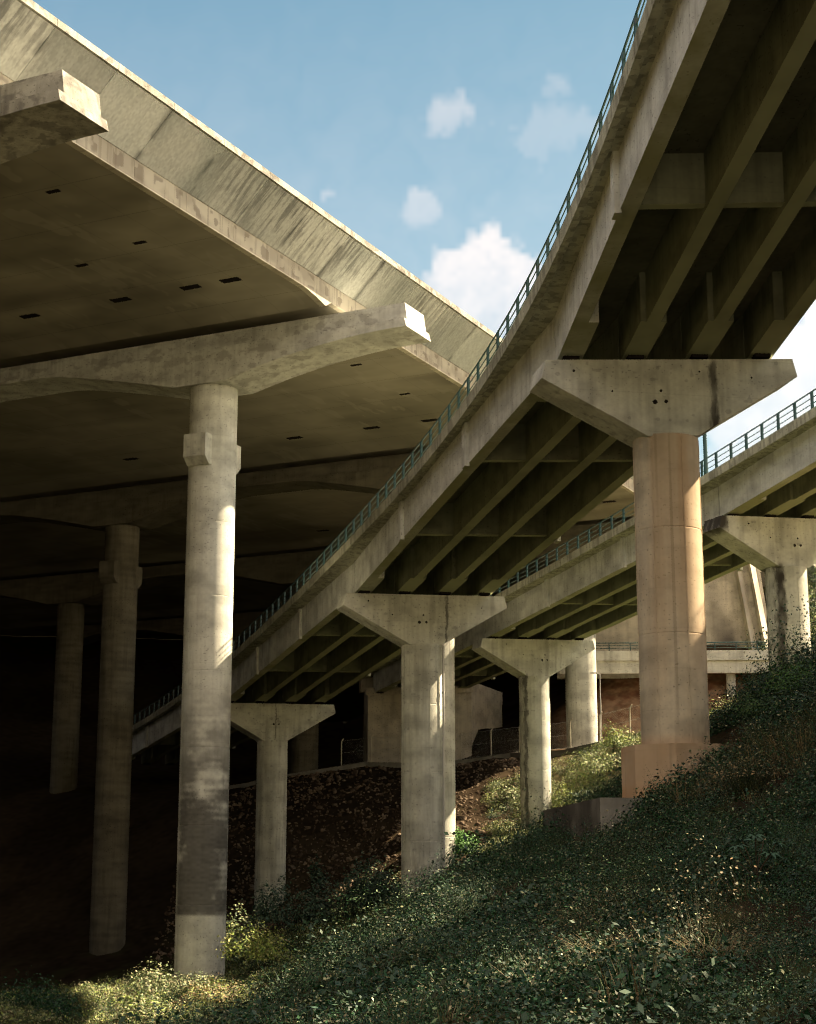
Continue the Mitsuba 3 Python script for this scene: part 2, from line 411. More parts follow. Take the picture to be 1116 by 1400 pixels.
_rbf = RBFInterpolator(CTRL[:, :2], CTRL[:, 2], kernel='thin_plate_spline', smoothing=0.3)


def ground_z(x, y):
    x, y = np.atleast_1d(np.asarray(x, float)), np.atleast_1d(np.asarray(y, float))
    cx, cy = np.clip(x, -100, 62), np.clip(y, -60, 196)
    z = _rbf(np.stack([cx.ravel(), cy.ravel()], -1)).reshape(x.shape)
    d = np.hypot(x - cx, y - cy)
    z = z + 0.05 * d / (1 + d / 600)
    z = z + 0.55 * np.clip(-60 - y, 0, 240)      # unseen slope added behind the camera as a bounce for fill light
    p = np.stack([x * 0.35, y * 0.35, 0 * x], -1)
    return z + (meshkit.fbm(p, 4, 5) - 0.5) * 0.7


def axis(lo, hi, step, far):
    mid = np.arange(lo, hi + 1e-6, step)
    out = np.geomspace(step * 2, far, 26)
    return np.concatenate([lo - out[::-1], mid, hi + out])


gx, gy = axis(-60, 48, 0.8, 2500), axis(-14, 170, 0.8, 2500)
GX, GY = np.meshgrid(gx, gy)
GZ = ground_z(GX, GY)
nx, ny = len(gx), len(gy)
i, j = np.meshgrid(np.arange(nx - 1), np.arange(ny - 1))
a = (j * nx + i).ravel()
put('ground', trimesh.Trimesh(np.stack([GX, GY, GZ], -1).reshape(-1, 3), np.vstack([np.stack([a, a + 1, a + 1 + nx], 1), np.stack([a, a + 1 + nx, a + nx], 1)]), process=False), 'm_soil', smooth=True)
labels['ground'] = {'kind': 'structure', 'label': 'earth slope and valley floor under the flyovers'}

# ------------------------------------------------------------------ the great viaduct on the left
VL, VT, VO = np.array([0.44, 0.898, 0.0]), np.array([0.898, -0.44, 0.0]), np.array([-9.345, 78.0, 0.0])
VL, VT = VL / np.linalg.norm(VL), VT / np.linalg.norm(VT)
UP = np.array([0, 0, 1.0])


def vp(l, q, z):
    return VO + VL * l + VT * q + UP * z


Q_EDGE, Q_LEFT, SOFFIT = 7.15, -84.0, 25.86
BENTS = range(-3, 5)
deck = thing('viaduct_deck', 'huge concrete viaduct deck at the upper left, flat dark soffit and stained sloping edge', 'viaduct')


def soffit_z(l):
    d = min(abs(l - 25 * k + 1.4) if l < 25 * k - 1.4 else abs(l - 25 * k) + 5 for k in range(-5, 7))
    return SOFFIT - 0.42 * max(0.0, 1 - d / 2.6) ** 1.5


ls = sorted(set(np.round(np.concatenate([np.arange(-62, 124, 2.5)] + [25 * k - 1.4 - np.linspace(0, 2.6, 6) for k in range(-2, 5)]), 3)))
put(deck + '__slab', sweep([[vp(l, Q_LEFT, soffit_z(l)), vp(l, Q_EDGE - 0.02, soffit_z(l)), vp(l, Q_EDGE - 0.02, 27.4), vp(l, Q_LEFT, 27.4)] for l in ls]), 'm_soffit')
PANEL = 3.55
n_pan = 0
for k in range(-18, 26):
    l0, l1 = k * PANEL + 0.8, (k + 1) * PANEL + 0.8
    if l1 < -52 or l0 > 92:
        continue
    g = 0.012
    # upright edge strip, the sloping wing above it and the coping along the top, cast panel by panel
    mids = [l0 + g] + [x for x in ls if l0 + g < x < l1 - g] + [l1 - g]
    put(deck + '__edge_strip', sweep([[vp(l, Q_EDGE - 0.3, soffit_z(l) - 0.02), vp(l, Q_EDGE, soffit_z(l) - 0.02), vp(l, Q_EDGE, 26.69), vp(l, Q_EDGE - 0.3, 26.69)] for l in mids]), 'm_strip')
    off = 0.012 * math.sin(k * 2.7)
    a = [vp(l0 + g, Q_EDGE + 0.03, 26.69 + off), vp(l0 + g, 8.79, 28.34 + off), vp(l0 + g, 8.65, 28.5 + off), vp(l0 + g, Q_EDGE - 0.4, 27.2)]
    b = [p + VL * (PANEL - 2 * g) for p in a]
    put(deck + '__wing_panel', hexa(np.array(a), np.array(b)), 'm_wing')
    a = [vp(l0 + g, 8.55, 28.36), vp(l0 + g, 8.88, 28.36), vp(l0 + g, 8.88, 28.64), vp(l0 + g, 8.55, 28.64)]
    put(deck + '__coping', hexa(np.array(a), np.array(a) + VL * (PANEL - 2 * g)), 'm_worn')
for b in range(-1, 3):
    for q in (-18.4, -12.2, -6.5, -1.3, 2.5, 4.6):
        if b < 0 and q < -2:
            continue
        z = SOFFIT
        put(deck + '__soffit_vent', box(vp(25 * b - 6, q, z - 0.004), VL * 0.22, VT * 0.48, UP * 0.012), 'm_black')
for l, q in ((-17.4, 3.7), (-11.5, 3.6), (-10.4, -0.2), (7.6, 3.7), (13.5, 3.6)):
    put(deck + '__soffit_vent', box(vp(l, q, SOFFIT - 0.004), VL * 0.12, VT * 0.3, UP * 0.012), 'm_black')

ROW = 23.2
RCOL = 1.14
BENT_LABEL = {
    -1: 'stained concrete crosshead end jutting out under the viaduct edge in the top left corner',
    0: 'viaduct bent on the tall pale column left of centre, with haunched crosshead arm',
    1: 'shaded bent of the viaduct on the dim column left of the tall pale one',
    2: 'far viaduct bent whose sunlit round column stands behind the wire fence',
    3: 'farthest bent of the viaduct lost in the dark far behind the dim left column',
}


def crosshead(b):
    """upper rib and the wider haunched beam under it, over all rows."""
    q1 = 10.85
    rib = extrude_profile([(-66, 24.6), (q1, 24.6), (q1 - 0.12, 25.45), (-66, 25.45)], vp(25 * b, 0, 0), VT, VL, UP, 2.0)
    top = [(-66, 24.62), (q1, 24.62)]
    bot = [(q1 + 0.1, 24.22)]
    prof = []
    for t in np.linspace(0, 1, 15):
        prof.append((q1 - 0.2 - (q1 - 1.6) * t, 24.22 - 1.27 * t ** 1.9))
    bot += prof
    for r in range(0, 3):
        c = -ROW * r
        nxt = c - ROW
        hump = []
        for t in np.linspace(0, 1, 19):
            s = abs(2 * t - 1)
            d = (1 - s) * (ROW - 3.0) / 2
            hump.append((c - 1.5 - (ROW - 3.0) * t, 24.62 - max(0.14, 1.67 * max(0.0, 1 - d / 8.6) ** 1.25)))
        bot += hump
    poly = [(-66, 24.62)] + list(reversed([p for p in bot if p[0] > -65.9])) + [(q1, 24.62)]
    beam = extrude_profile(poly, vp(25 * b, 0, 0), VT, VL, UP, 2.6)
    return rib, beam


for b in range(-1, 5):
    if b == 4:
        continue
    t = thing('viaduct_bent', BENT_LABEL[b], 'bridge pier')
    rib, beam = crosshead(b)
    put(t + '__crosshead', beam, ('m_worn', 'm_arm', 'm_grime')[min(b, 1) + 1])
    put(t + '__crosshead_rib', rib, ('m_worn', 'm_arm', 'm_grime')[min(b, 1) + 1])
    for r in range(3):
        p = vp(25 * b, -ROW * r, 0)
        gz = float(ground_z(p[0], p[1])[0])
        if gz > 22 or (b == -1):
            continue
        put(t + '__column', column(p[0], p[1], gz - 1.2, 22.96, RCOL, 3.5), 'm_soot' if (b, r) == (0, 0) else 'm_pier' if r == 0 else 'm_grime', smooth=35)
        if b <= 1 and r <= 1:
            for s in (-1, 1):
                c = p + VL * s * (RCOL + 0.05)
                blk = extrude_profile([(-0.2, 19.0), (0.05, 19.0), (0.4, 19.35), (0.4, 20.45), (-0.2, 20.45)], c * np.array([1, 1, 0]), VL * s, VT, UP, 1.2)
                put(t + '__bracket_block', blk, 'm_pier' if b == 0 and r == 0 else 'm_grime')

# ------------------------------------------------------------------ the two ramp bridges
U_G = (-3.05, -1.02, 1.02, 3.05)
GH = 1.55
GAP = 0.1


class Ramp:
    def __init__(self, key, pts):
        self.key = key
        P = np.array(pts, float)          # x, y, cap top z, superelevation
        self.P = P
        s = np.concatenate([[0], np.cumsum(np.linalg.norm(np.diff(P[:, :2], axis=0), axis=1))])
        self.s = s
        self.sp = CubicSpline(s, P, bc_type='natural')

    def frame(self, s):
        v, d = self.sp(s), self.sp(s, 1)
        l = np.array([d[0], d[1], 0])
        l /= np.linalg.norm(l)
        t = np.array([l[1], -l[0], v[3]])
        return v[:3], l, t

    def at(self, s, u, v):
        o, l, t = self.frame(s)
        return o + t * u + UP * (GAP + GH + v)

    def girders(self, spans):
        k0 = self.key
        for k in spans:
            A, la, ta = self.frame(self.s[k])
            B, lb, tb = self.frame(self.s[k + 1])
            for gi, u in enumerate(U_G):
                a = A + ta * u + UP * GAP
                b = B + tb * u + UP * GAP
                d = b - a
                n = np.linalg.norm(d)
                d = d / n
                hor = np.array([d[1], -d[0], 0])
                hor /= np.linalg.norm(hor)

                def sec(x, u0, u1, h0=0.0, h1=GH + 0.06):
                    c = a + d * x
                    return np.array([c + hor * u0 + UP * h0, c + hor * u1 + UP * h0, c + hor * u1 + UP * h1, c + hor * u0 + UP * h1])
                w, th = 0.38, 0.21
                if gi == 0:
                    m0, m1 = -w, -w + 0.46
                elif gi == 3:
                    m0, m1 = w - 0.46, w
                else:
                    m0, m1 = -th, th
                e = 3.4
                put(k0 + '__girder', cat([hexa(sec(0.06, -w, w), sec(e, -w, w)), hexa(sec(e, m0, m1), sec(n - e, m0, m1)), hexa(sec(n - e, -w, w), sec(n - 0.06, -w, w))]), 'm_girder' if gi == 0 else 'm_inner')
                put(k0 + '__bearing', box(a + d * 0.55 - UP * GAP / 2, hor * 0.25, d * 0.2, UP * GAP / 2), 'm_black')
                put(k0 + '__bearing', box(b - d * 0.55 - UP * GAP / 2, hor * 0.25, d * 0.2, UP * GAP / 2), 'm_black')
                if gi in (0, 3):
                    s = -1 if gi == 0 else 1
                    for f in (1 / 3, 2 / 3):
                        c = a + d * n * f
                        put(k0 + '__pilaster', box(c + hor * s * (w + 0.06) + UP * (GH / 2 - 0.05), hor * 0.09, d * 0.2, UP * (GH / 2 + 0.05)), 'm_girder')
            for gi in range(3):
                a0, b0 = A + ta * U_G[gi] + UP * GAP, B + tb * U_G[gi] + UP * GAP
                a1, b1 = A + ta * U_G[gi + 1] + UP * GAP, B + tb * U_G[gi + 1] + UP * GAP
                for f in (1 / 3, 2 / 3):
                    p, q = a0 + (b0 - a0) * f, a1 + (b1 - a1) * f
                    ax = (q - p) / np.linalg.norm(q - p)
                    r0 = 0.09 if gi == 0 else 0.21
                    r1 = 0.09 if gi == 2 else 0.21
                    dl = (b0 - a0) / np.linalg.norm(b0 - a0) * 0.14
                    p, q = p + ax * r0, q - ax * r1
                    lo, hi = UP * 0.16, UP * (GH + 0.03)
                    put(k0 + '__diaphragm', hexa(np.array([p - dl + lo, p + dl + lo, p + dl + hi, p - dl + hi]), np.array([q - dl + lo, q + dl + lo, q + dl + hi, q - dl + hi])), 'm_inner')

    def deck(self, s0, s1):
        S = np.arange(s0, s1 + 0.01, 1.5)
        put(self.key + '__deck_slab', sweep([[self.at(s, *uv) for uv in ((-4.2, 0.10), (-3.42, 0.0), (-3.0, 0.0), (-3.0, 0.26), (-4.2, 0.26))] for s in S]), 'm_slab')
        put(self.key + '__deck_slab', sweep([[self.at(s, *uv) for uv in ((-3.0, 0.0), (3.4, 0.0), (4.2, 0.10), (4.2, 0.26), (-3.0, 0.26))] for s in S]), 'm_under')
        for sd in (-1, 1):
            # the edge beam is cast in lengths with open joints
            L = 6.0
            x = s0
            while x < s1 - 0.5:
                e = min(x + L, s1)
                SS = np.linspace(x + 0.012, e - 0.012, 6)
                ring = [(sd * 4.17, -0.02), (sd * 4.40, -0.02), (sd * 4.42, 0.40), (sd * 4.15, 0.40)]
                put(self.key + '__edge_beam', sweep([[self.at(s, *uv) for uv in ring] for s in SS]), 'm_slab')
                x = e

    def railing(self, s0, s1, sd, step=1.5):
        k = self.key + ('__left_railing' if sd < 0 else '__right_railing')
        n = int((s1 - s0) / step)
        for i in range(n + 1):
            s = s0 + i * step
            o, l, t = self.frame(s)
            th = t / np.linalg.norm(t)
            base = self.at(s, sd * 4.29, 0.40)
            post = cat([box(base + UP * 0.4 + l * dx, l * 0.018, th * 0.035, UP * 0.4) for dx in (-0.06, 0.06)] + [box(base + UP * 0.012, l * 0.12, th * 0.09, UP * 0.012)])
            put(k + '__post', post, 'm_rail')
        S = np.arange(s0, s0 + n * step + 0.01, step)
        for h, r in ((0.80, 0.032), (0.53, 0.02), (0.27, 0.02)):
            put(k + '__rail', tube([self.at(s, sd * 4.29, 0.40 + h) for s in S], r, 8), 'm_rail', smooth=60)


R1 = [(10.4, -44.5, 22.0, 0.06), (10.6, -13.0, 20.0, 0.06), (10.1, 18.75, 17.75, 0.065), (7.947, 50.27, 15.57, 0.06), (0.69, 81.08, 13.37, 0.03), (-8.93, 111.54, 11.19, 0.022), (-20.8, 140.8, 9.1, 0.02), (-27, 153, 8.2, 0.02)]
R2 = [(32.5, -11.0, 21.6, 0.05), (31.0, 20.0, 20.0, 0.05), (26.2, 50.4, 18.55, 0.05), (18.22, 79.86, 16.92, 0.048), (8.27, 109.94, 15.22, 0.03), (0.5, 131.8, 14.0, 0.03), (-10, 158, 12.5, 0.02)]
k1 = thing('ramp_bridge', 'curved ramp bridge sweeping from the top right down behind the tall pale column', 'bridge')
ramp1 = Ramp(k1, R1)
ramp1.girders(range(2, 6))
ramp1.deck(ramp1.s[2] - 10, ramp1.s[6] + 0.5)
ramp1.railing(ramp1.s[2] - 3, ramp1.s[6] - 0.5, -1)
ramp1.railing(ramp1.s[2] + 10, ramp1.s[4], 1)
k2 = thing('ramp_bridge', 'second ramp bridge farther back on the right, passing behind the nearest big pier', 'bridge')
ramp2 = Ramp(k2, R2)
ramp2.girders(range(1, 5))
ramp2.deck(ramp2.s[1] - 8, ramp2.s[6])
ramp2.railing(ramp2.s[2] - 4, ramp2.s[6] - 2, -1)

# piers: x, y, cap top z, cap heading in degrees, superelevation, label
PIERS = [
    (7.947, 50.27, 15.57, 10.4, 0.060, 'big nearest ramp pier with rust-stained shaft on an octagonal pedestal'),
    (0.69, 81.08, 13.37, 15.4, 0.023, 'ramp pier in the middle with a thin grey downpipe on its right side'),
    (-8.93, 111.54, 11.19, 20.2, 0.018, 'ramp pier standing just right of the tall pale column, half in shade'),
    (18.22, 79.86, 16.92, 22.0, 0.048, 'ramp pier at the right edge with a black stain running down its left side'),
    (8.27, 109.94, 15.22, 20.5, 0.030, 'ramp pier with a dark streak, behind the low stained footing wall right of centre'),
]
HL, INS, TV, BV, WB, CT = 4.11, 0.14, 0.57, 2.42, 1.62, 1.5
CAPSHAPE = [(-HL + INS, 0), (-HL, -TV), (-WB / 2, -BV), (WB / 2, -BV), (HL, -TV), (HL - INS, 0)]
for n, (x, y, z, a, e, lab) in enumerate(PIERS):
    a = math.radians(a)
    l, t = np.array([-math.sin(a), math.cos(a), 0]), np.array([math.cos(a), math.sin(a), e])
    o = np.array([x, y, z])
    k = thing('ramp_pier', lab, 'bridge pier', 'hammerhead piers of the ramps')
    put(k + '__cap', extrude_profile(CAPSHAPE, o, t, l, UP, CT), 'm_pier')
    gz = float(ground_z(x, y)[0])
    z1 = z - BV + 0.02
    z0 = gz - 1.5 if n else 3.75
    put(k + '__column', column(x, y, z0, z1, 1.0, 3.2), 'm_rust' if n == 0 else 'm_pier', smooth=35)
    for sg in (-0.62, 0.35, 1.3, -1.6):       # raised seams where the column forms met
        nn = np.array([math.sin(sg), -math.cos(sg), 0])
        put(k + '__formwork_seam', box(np.array([x, y, (z0 + z1) / 2 - 0.02]) + nn * 1.003, nn * 0.012, np.cross(nn, UP) * 0.02, UP * ((z1 - z0) / 2 - 0.03)), 'm_pier' if n else 'm_rust')
    # form-tie holes in the cap face
    for u, v, r in ((-0.25, -1.35, 0.075), (0.1, -1.34, 0.06), (-2.8, -0.35, 0.04), (-1.6, -1.0, 0.03), (1.2, -0.4, 0.03), (2.9, -0.6, 0.03), (-0.05, -1.0, 0.045)):
        c = o + t * (u + 0.2 * n - 0.3) + UP * v - l * (CT / 2)
        m = trimesh.creation.cylinder(r, 0.02, sections=12)
        m.apply_transform(trimesh.geometry.align_vectors([0, 0, 1], -l))
        m.apply_translation(c)
        put(k + '__tie_hole', m, 'm_black')
    if n == 0:
        ped = trimesh.creation.cylinder(1.72, 2.3, sections=8)
        ped.apply_transform(trimesh.transformations.rotation_matrix(math.radians(22.5) + a, [0, 0, 1]))
        ped.apply_translation([x + 0.1, y, 3.78 - 1.15])
        put(k + '__pedestal', ped, 'm_rust')
        # long footing under the pedestal, its front left corner facing the camera
        f = lambda u, w: o * np.array([1, 1, 0]) + np.array([math.cos(0.09), math.sin(0.09), 0]) * u + np.array([-math.sin(0.09), math.cos(0.09), 0]) * w
        q = [f(-2.75, -2.1), f(6.0, -2.1), f(6.0, 7.5), f(-2.75, 7.5)]
        put(k + '__footing', hexa(np.array([p - UP * 3.0 for p in q]), np.array([p + UP * 2.2 for p in q])), 'm_darkwall')
    if n == 1:
        ax = t / np.linalg.norm(t)
        base = np.array([x, y, 0]) + np.array([0.93, -0.52, 0]) * 1.07
        zz = np.linspace(gz - 0.3, z1 - 0.1, 12)
        put(k + '__downpipe', tube([base + UP * q for q in zz], 0.055, 10), 'm_pipe', smooth=60)
        for q in zz[1::2]:
            m = trimesh.creation.cylinder(0.075, 0.1, sections=12)
            m.apply_translation(base + UP * q)
            put(k + '__pipe_collar', m, 'm_pipe', smooth=40)
    # streaks that run down from the deck joint
    ta = t[:2]
    STAINS.append({0: (x + ta[0] * 1.35, y + ta[1] * 1.35, ta[0], ta[1], 0.13, z - 2.6, z, 0.75), 1: (x + ta[0] * 1.0, y + ta[1] * 1.0, ta[0], ta[1], 0.07, z - 2.6, z, 0.7),
                   2: (x, y, ta[0], ta[1], 0.04, z - 2.3, z, 0.5), 3: (x - 0.50, y - 0.87, ta[0], ta[1], 0.16, -5, z - 2.35, 0.85),
                   4: (x - 0.62, y - 0.78, ta[0], ta[1], 0.08, -5, z - 2.35, 0.7)}[n])
    if n == 3:
        STAINS.append((x - ta[0] * 3.95, y - ta[1] * 3.95, ta[0], ta[1], 0.28, z - 0.9, z + 0.1, 1.0))

# ------------------------------------------------------------------ abutment of the second ramp
ab = thing('ramp_abutment', 'pale concrete abutment block under the far end of the second ramp, behind the middle pier', 'abutment')


def slab4(p, z0, z1):
    p = np.array(p, float)
    z0, z1 = np.broadcast_to(z0, (4,)), np.broadcast_to(z1, (4,))
    return hexa(np.column_stack([p, z0]), np.column_stack([p, z1]))


put(ab + '__front_wall', slab4([(-3.1, 130.4), (4.9, 130.4), (4.65, 133.4), (-3.5, 133.4)], 6.7, [14.33, 14.54, 14.54, 14.33]), 'm_wall')
put(ab + '__bearing_shelf', slab4([(-3.26, 130.2), (5.05, 130.2), (4.85, 130.39), (-3.3, 130.39)], [13.8, 14.0, 14.0, 13.8], [14.34, 14.55, 14.55, 14.34]), 'm_wall')
put(ab + '__back_wall', slab4([(-3.7, 132.6), (4.66, 132.6), (4.55, 133.5), (-3.9, 133.5)], [14.3, 14.5, 14.5, 14.3], [16.1, 16.3, 16.3, 16.1]), 'm_wall')
wing = trimesh.creation.extrude_polygon(Polygon([(0, 9.9), (0.0, 14.95), (0.6, 15.1), (0.6, 14.9), (7.8, 14.8), (7.8, 13.8), (7.65, 13.8), (7.65, 12.0), (6.0, 11.75), (3.7, 11.55), (1.6, 11.3)]), 0.6, engine='earcut')
wv = np.array(wing.vertices)
wd = np.array([0.36, 0.933, 0])
wn = np.array([-0.933, 0.36, 0])
wing = trimesh.Trimesh(np.array([4.92, 130.4, 0]) + wv[:, :1] * wd + wv[:, 1:2] * UP + wv[:, 2:3] * wn, wing.faces, process=False)
if wing.volume < 0:
    wing.invert()
put(ab + '__wing_wall', wing, 'm_wall')

# ------------------------------------------------------------------ far road bridge, tapered wall behind it
fr = thing('far_road_bridge', 'low far road bridge with thin teal railing seen behind the biggest pier', 'bridge')
F0, F1 = np.array([11.5, 127.6, 0]), np.array([33.0, 126.6, 0])
fd = (F1 - F0) / np.linalg.norm(F1 - F0)
fw = np.array([-fd[1], fd[0], 0])


def fbox(u0, u1, w0, w1, z0, z1):
    p = [F0 + fd * u0 + fw * w0, F0 + fd * u1 + fw * w0, F0 + fd * u1 + fw * w1, F0 + fd * u0 + fw * w1]
    return hexa(np.array([q + UP * z0 for q in p]), np.array([q + UP * z1 for q in p]))


put(fr + '__parapet_beam', fbox(0, 21.5, -0.2, 0.2, 16.1, 16.85), 'm_pier')
put(fr + '__deck_slab', fbox(0, 21.5, 0.2, 4.4, 16.2, 16.55), 'm_slab')
put(fr + '__main_beam', fbox(0, 21.5, 0.05, 0.5, 15.15, 16.1), 'm_pier')
put(fr + '__main_beam', fbox(0, 21.5, 3.6, 4.1, 15.2, 16.2), 'm_girder')
for u in np.arange(0.6, 21.4, 1.6):
    put(fr + '__railing__post', fbox(u, u + 0.07, -0.05, 0.05, 16.85, 17.45), 'm_rail')
for h, r in ((17.47, 0.04), (17.27, 0.025), (17.07, 0.025)):
    put(fr + '__railing__rail', tube([F0 + UP * h, (F0 + F1) / 2 + UP * h, F1 + UP * h], r, 8), 'm_rail', smooth=60)
for px in (13.0, 24.6):
    p = np.array([px, 127.9, 0])
    put(fr + '__column', column(p[0], p[1], float(ground_z(p[0], p[1])[0]) - 1, 15.2, 0.36, 4, 24), 'm_pier', smooth=35)

tw = thing('retaining_wall', 'tall stained retaining wall with two sloping sunlit buttresses above the far road bridge', 'wall')
put(tw + '__wall', hexa(np.array([(13.5, 133.4, 9), (30.2, 133.4, 9), (30.2, 136, 9), (13.5, 136, 9)]), np.array([(13.5, 133.4, 25.5), (28.2, 133.4, 25.5), (28.2, 136, 25.5), (13.5, 136, 25.5)])), 'm_wall')
for xb, xt, zb in ((27.25, 26.15, 12.0), (28.35, 27.25, 13.0)):
    bot = [(xb, 132.1), (xb + 0.62, 133.0), (xb + 0.62, 135), (xb - 0.1, 135)]
    top = [(xt, 132.5), (xt + 0.55, 133.3), (xt + 0.55, 135), (xt - 0.1, 135)]
    k = (24.6 - 17.0)
    bot = [(x + (x - q) * (17 - zb) / k, y) for (x, y), (q, _) in zip(bot, top)]
    put(tw + '__buttress', hexa(np.column_stack([bot, [zb] * 4]), np.column_stack([top, [25.6] * 4])), 'm_strip')

# ------------------------------------------------------------------ bench: kerb, wire fence, lamp
KP = np.array([(-15, 133.0), (-12.5, 132.0), (-10.3, 131.0), (-3.2, 128.4), (2.1, 126.2), (7.55, 123.4), (11.0, 119.6), (15.7, 116.0), (19, 114.0)])
kz = ground_z(KP[:, 0], KP[:, 1])
KC = np.column_stack([KP, kz])
rings = []
for n in range(len(KC)):
    d = KC[min(n + 1, len(KC) - 1)] - KC[max(n - 1, 0)]
    d = np.array([d[0], d[1], 0]) / np.linalg.norm(d[:2])
    w = np.array([-d[1], d[0], 0])
    rings.append([KC[n] - w * 0.17 - UP * 0.5, KC[n] + w * 0.17 - UP * 0.5, KC[n] + w * 0.17 + UP * 0.28, KC[n] - w * 0.17 + UP * 0.28])
put('kerb', sweep(rings), 'm_darkwall')
labels['kerb'] = {'kind': 'structure', 'label': 'pale concrete kerb along the top of the stone slope'}

fe = thing('wire_fence', 'chain-link fence on slim cranked posts along the kerb behind the piers', 'fence')
seg = np.concatenate([[0], np.cumsum(np.linalg.norm(np.diff(KC, axis=0), axis=1))])


def kerb_at(s):
    return np.array([np.interp(s, seg, KC[:, c]) for c in range(3)])


FS = np.arange(seg[3] - 2.0, seg[-1], 2.45)
for s in FS:
    p = kerb_at(s)
    put(fe + '__post', tube([p + UP * 0.2, p + UP * 1.2, p + UP * 2.15, p + UP * 2.35 + np.array([0.16, -0.12, 0])], 0.045, 7), 'm_strip', smooth=50)
wires = []
for s in np.arange(FS[0], FS[-1] - 2.0, 0.17):
    for sg in (1, -1):
        a, b = (s, s + 1.8) if sg > 0 else (s + 1.8, s)
        a, b = np.clip([a, b], FS[0], FS[-1])
        pa, pb = kerb_at(a) + UP * 0.35, kerb_at(b) + UP * 2.15
        wires.append(tube([pa, pb], 0.0032, 3))
wires += [tube([kerb_at(s) + UP * h for s in FS], 0.01, 4) for h in (0.35, 1.25, 2.15)]
put(fe + '__mesh', cat(wires), 'm_galv')
labels[fe + '__mesh'] = {'kind': 'stuff', 'label': 'diamond wire mesh'}

lp = thing('street_lamp', 'slim grey street lamp standing beside the sunlit far column', 'street lamp')
b0 = np.array([13.83, 121.0, float(ground_z(13.83, 121.0)[0]) - 0.2])
put(lp + '__pole', tube([b0, b0 + UP * 3, b0 + UP * 5.3, b0 + UP * 5.42 - np.array([0.25, 0, 0])], [0.06, 0.05, 0.04, 0.035], 10), 'm_galv', smooth=50)
put(lp + '__lamp_head', box(b0 + UP * 5.4 - np.array([0.45, 0, 0]), (0.24, 0, 0), (0, 0.1, 0), (0, 0, 0.045)), 'm_galv')
lp = thing('street_lamp', 'thin dark lamp pole on the second ramp just right of the nearest pier', 'street lamp')
s_l = ramp2.s[3] + 0.5
b0 = ramp2.at(s_l, -3.8, 0.26)
put(lp + '__pole', tube([b0, b0 + UP * 3, b0 + UP * 7.5], [0.11, 0.09, 0.06], 10), 'm_rail', smooth=50)
put(lp + '__lamp_head', box(b0 + UP * 7.5 + np.array([0.4, 0, 0]), (0.5, 0, 0), (0, 0.12, 0), (0, 0, 0.06)), 'm_galv')

#VEG#
# ------------------------------------------------------------------ vegetation and stones
GREEN = [(0.028, 0.070, 0.028), (0.040, 0.090, 0.036), (0.065, 0.115, 0.045), (0.024, 0.058, 0.036)]
BLUE = [(0.028, 0.062, 0.042), (0.045, 0.085, 0.060), (0.035, 0.07, 0.04), (0.09, 0.13, 0.09)]
RED = [(0.13, 0.055, 0.032), (0.10, 0.060, 0.035), (0.060, 0.062, 0.030), (0.16, 0.085, 0.05), (0.04, 0.06, 0.03)]
PALE = [(0.34, 0.36, 0.20), (0.22, 0.27, 0.13), (0.12, 0.18, 0.08), (0.38, 0.35, 0.22), (0.06, 0.09, 0.035)]
LIME = [(0.24, 0.32, 0.07), (0.31, 0.36, 0.10), (0.14, 0.22, 0.05), (0.38, 0.37, 0.14)]
STRAW = [(0.32, 0.24, 0.13), (0.24, 0.17, 0.09), (0.20, 0.15, 0.08), (0.13, 0.12, 0.06)]
BROWN = [(0.12, 0.075, 0.042), (0.17, 0.11, 0.06), (0.085, 0.055, 0.033), (0.07, 0.07, 0.035)]


GREEN, RED, BROWN = ([tuple(k * v for k, v in zip((0.25, 0.56, 0.42), c)) for c in q] for q in (GREEN, RED, BROWN))


def foliage(rng, n, R, H, size, pal, up=0.5, shell=0.45, lobes=1.0, rnd=0.5):
    """n folded leaves spread through an uneven dome; returns vertices, triangles, colours."""
    d = rng.normal(size=(n, 3))
    d[:, 2] = np.abs(d[:, 2]) * 0.9 - 0.1
    d /= np.linalg.norm(d, axis=1, keepdims=True)
    sd = int(rng.integers(1000))
    bump = 0.62 + 0.75 * meshkit.noise(d * 1.9 + 11.3, sd) * lobes + 0.25 * (meshkit.noise(d * 5.0 + 3.1, sd + 1) - 0.5)
    r = (shell + (1 - shell) * rng.random(n) ** 0.6) * bump
    p = d * r[:, None] * np.array([R, R, H])
    nrm = d * 0.7 + np.array([0, 0, up]) + rng.normal(size=(n, 3)) * rnd
    nrm /= np.linalg.norm(nrm, axis=1, keepdims=True)
    ax = np.cross(nrm, rng.normal(size=(n, 3)))
    ax /= np.linalg.norm(ax, axis=1, keepdims=True)
    sx = np.cross(nrm, ax)
    s = size * (0.6 + 0.8 * rng.random(n))[:, None]
    base, tip = p, p + ax * s - nrm * s * 0.18
    mid = p + ax * s * 0.45
    lf, rt = mid + sx * s * 0.30 - nrm * s * 0.08, mid - sx * s * 0.30 - nrm * s * 0.08
    v = np.stack([base, lf, tip, rt], 1).reshape(-1, 3)
    k = np.arange(n)[:, None] * 4
    f = np.vstack([k + np.array([0, 2, 1]), k + np.array([0, 3, 2])])
    c = np.array(pal)[rng.integers(len(pal), size=n)] * (0.65 + 0.7 * rng.random((n, 1)))
    return v, f, np.repeat(c, 4, 0)


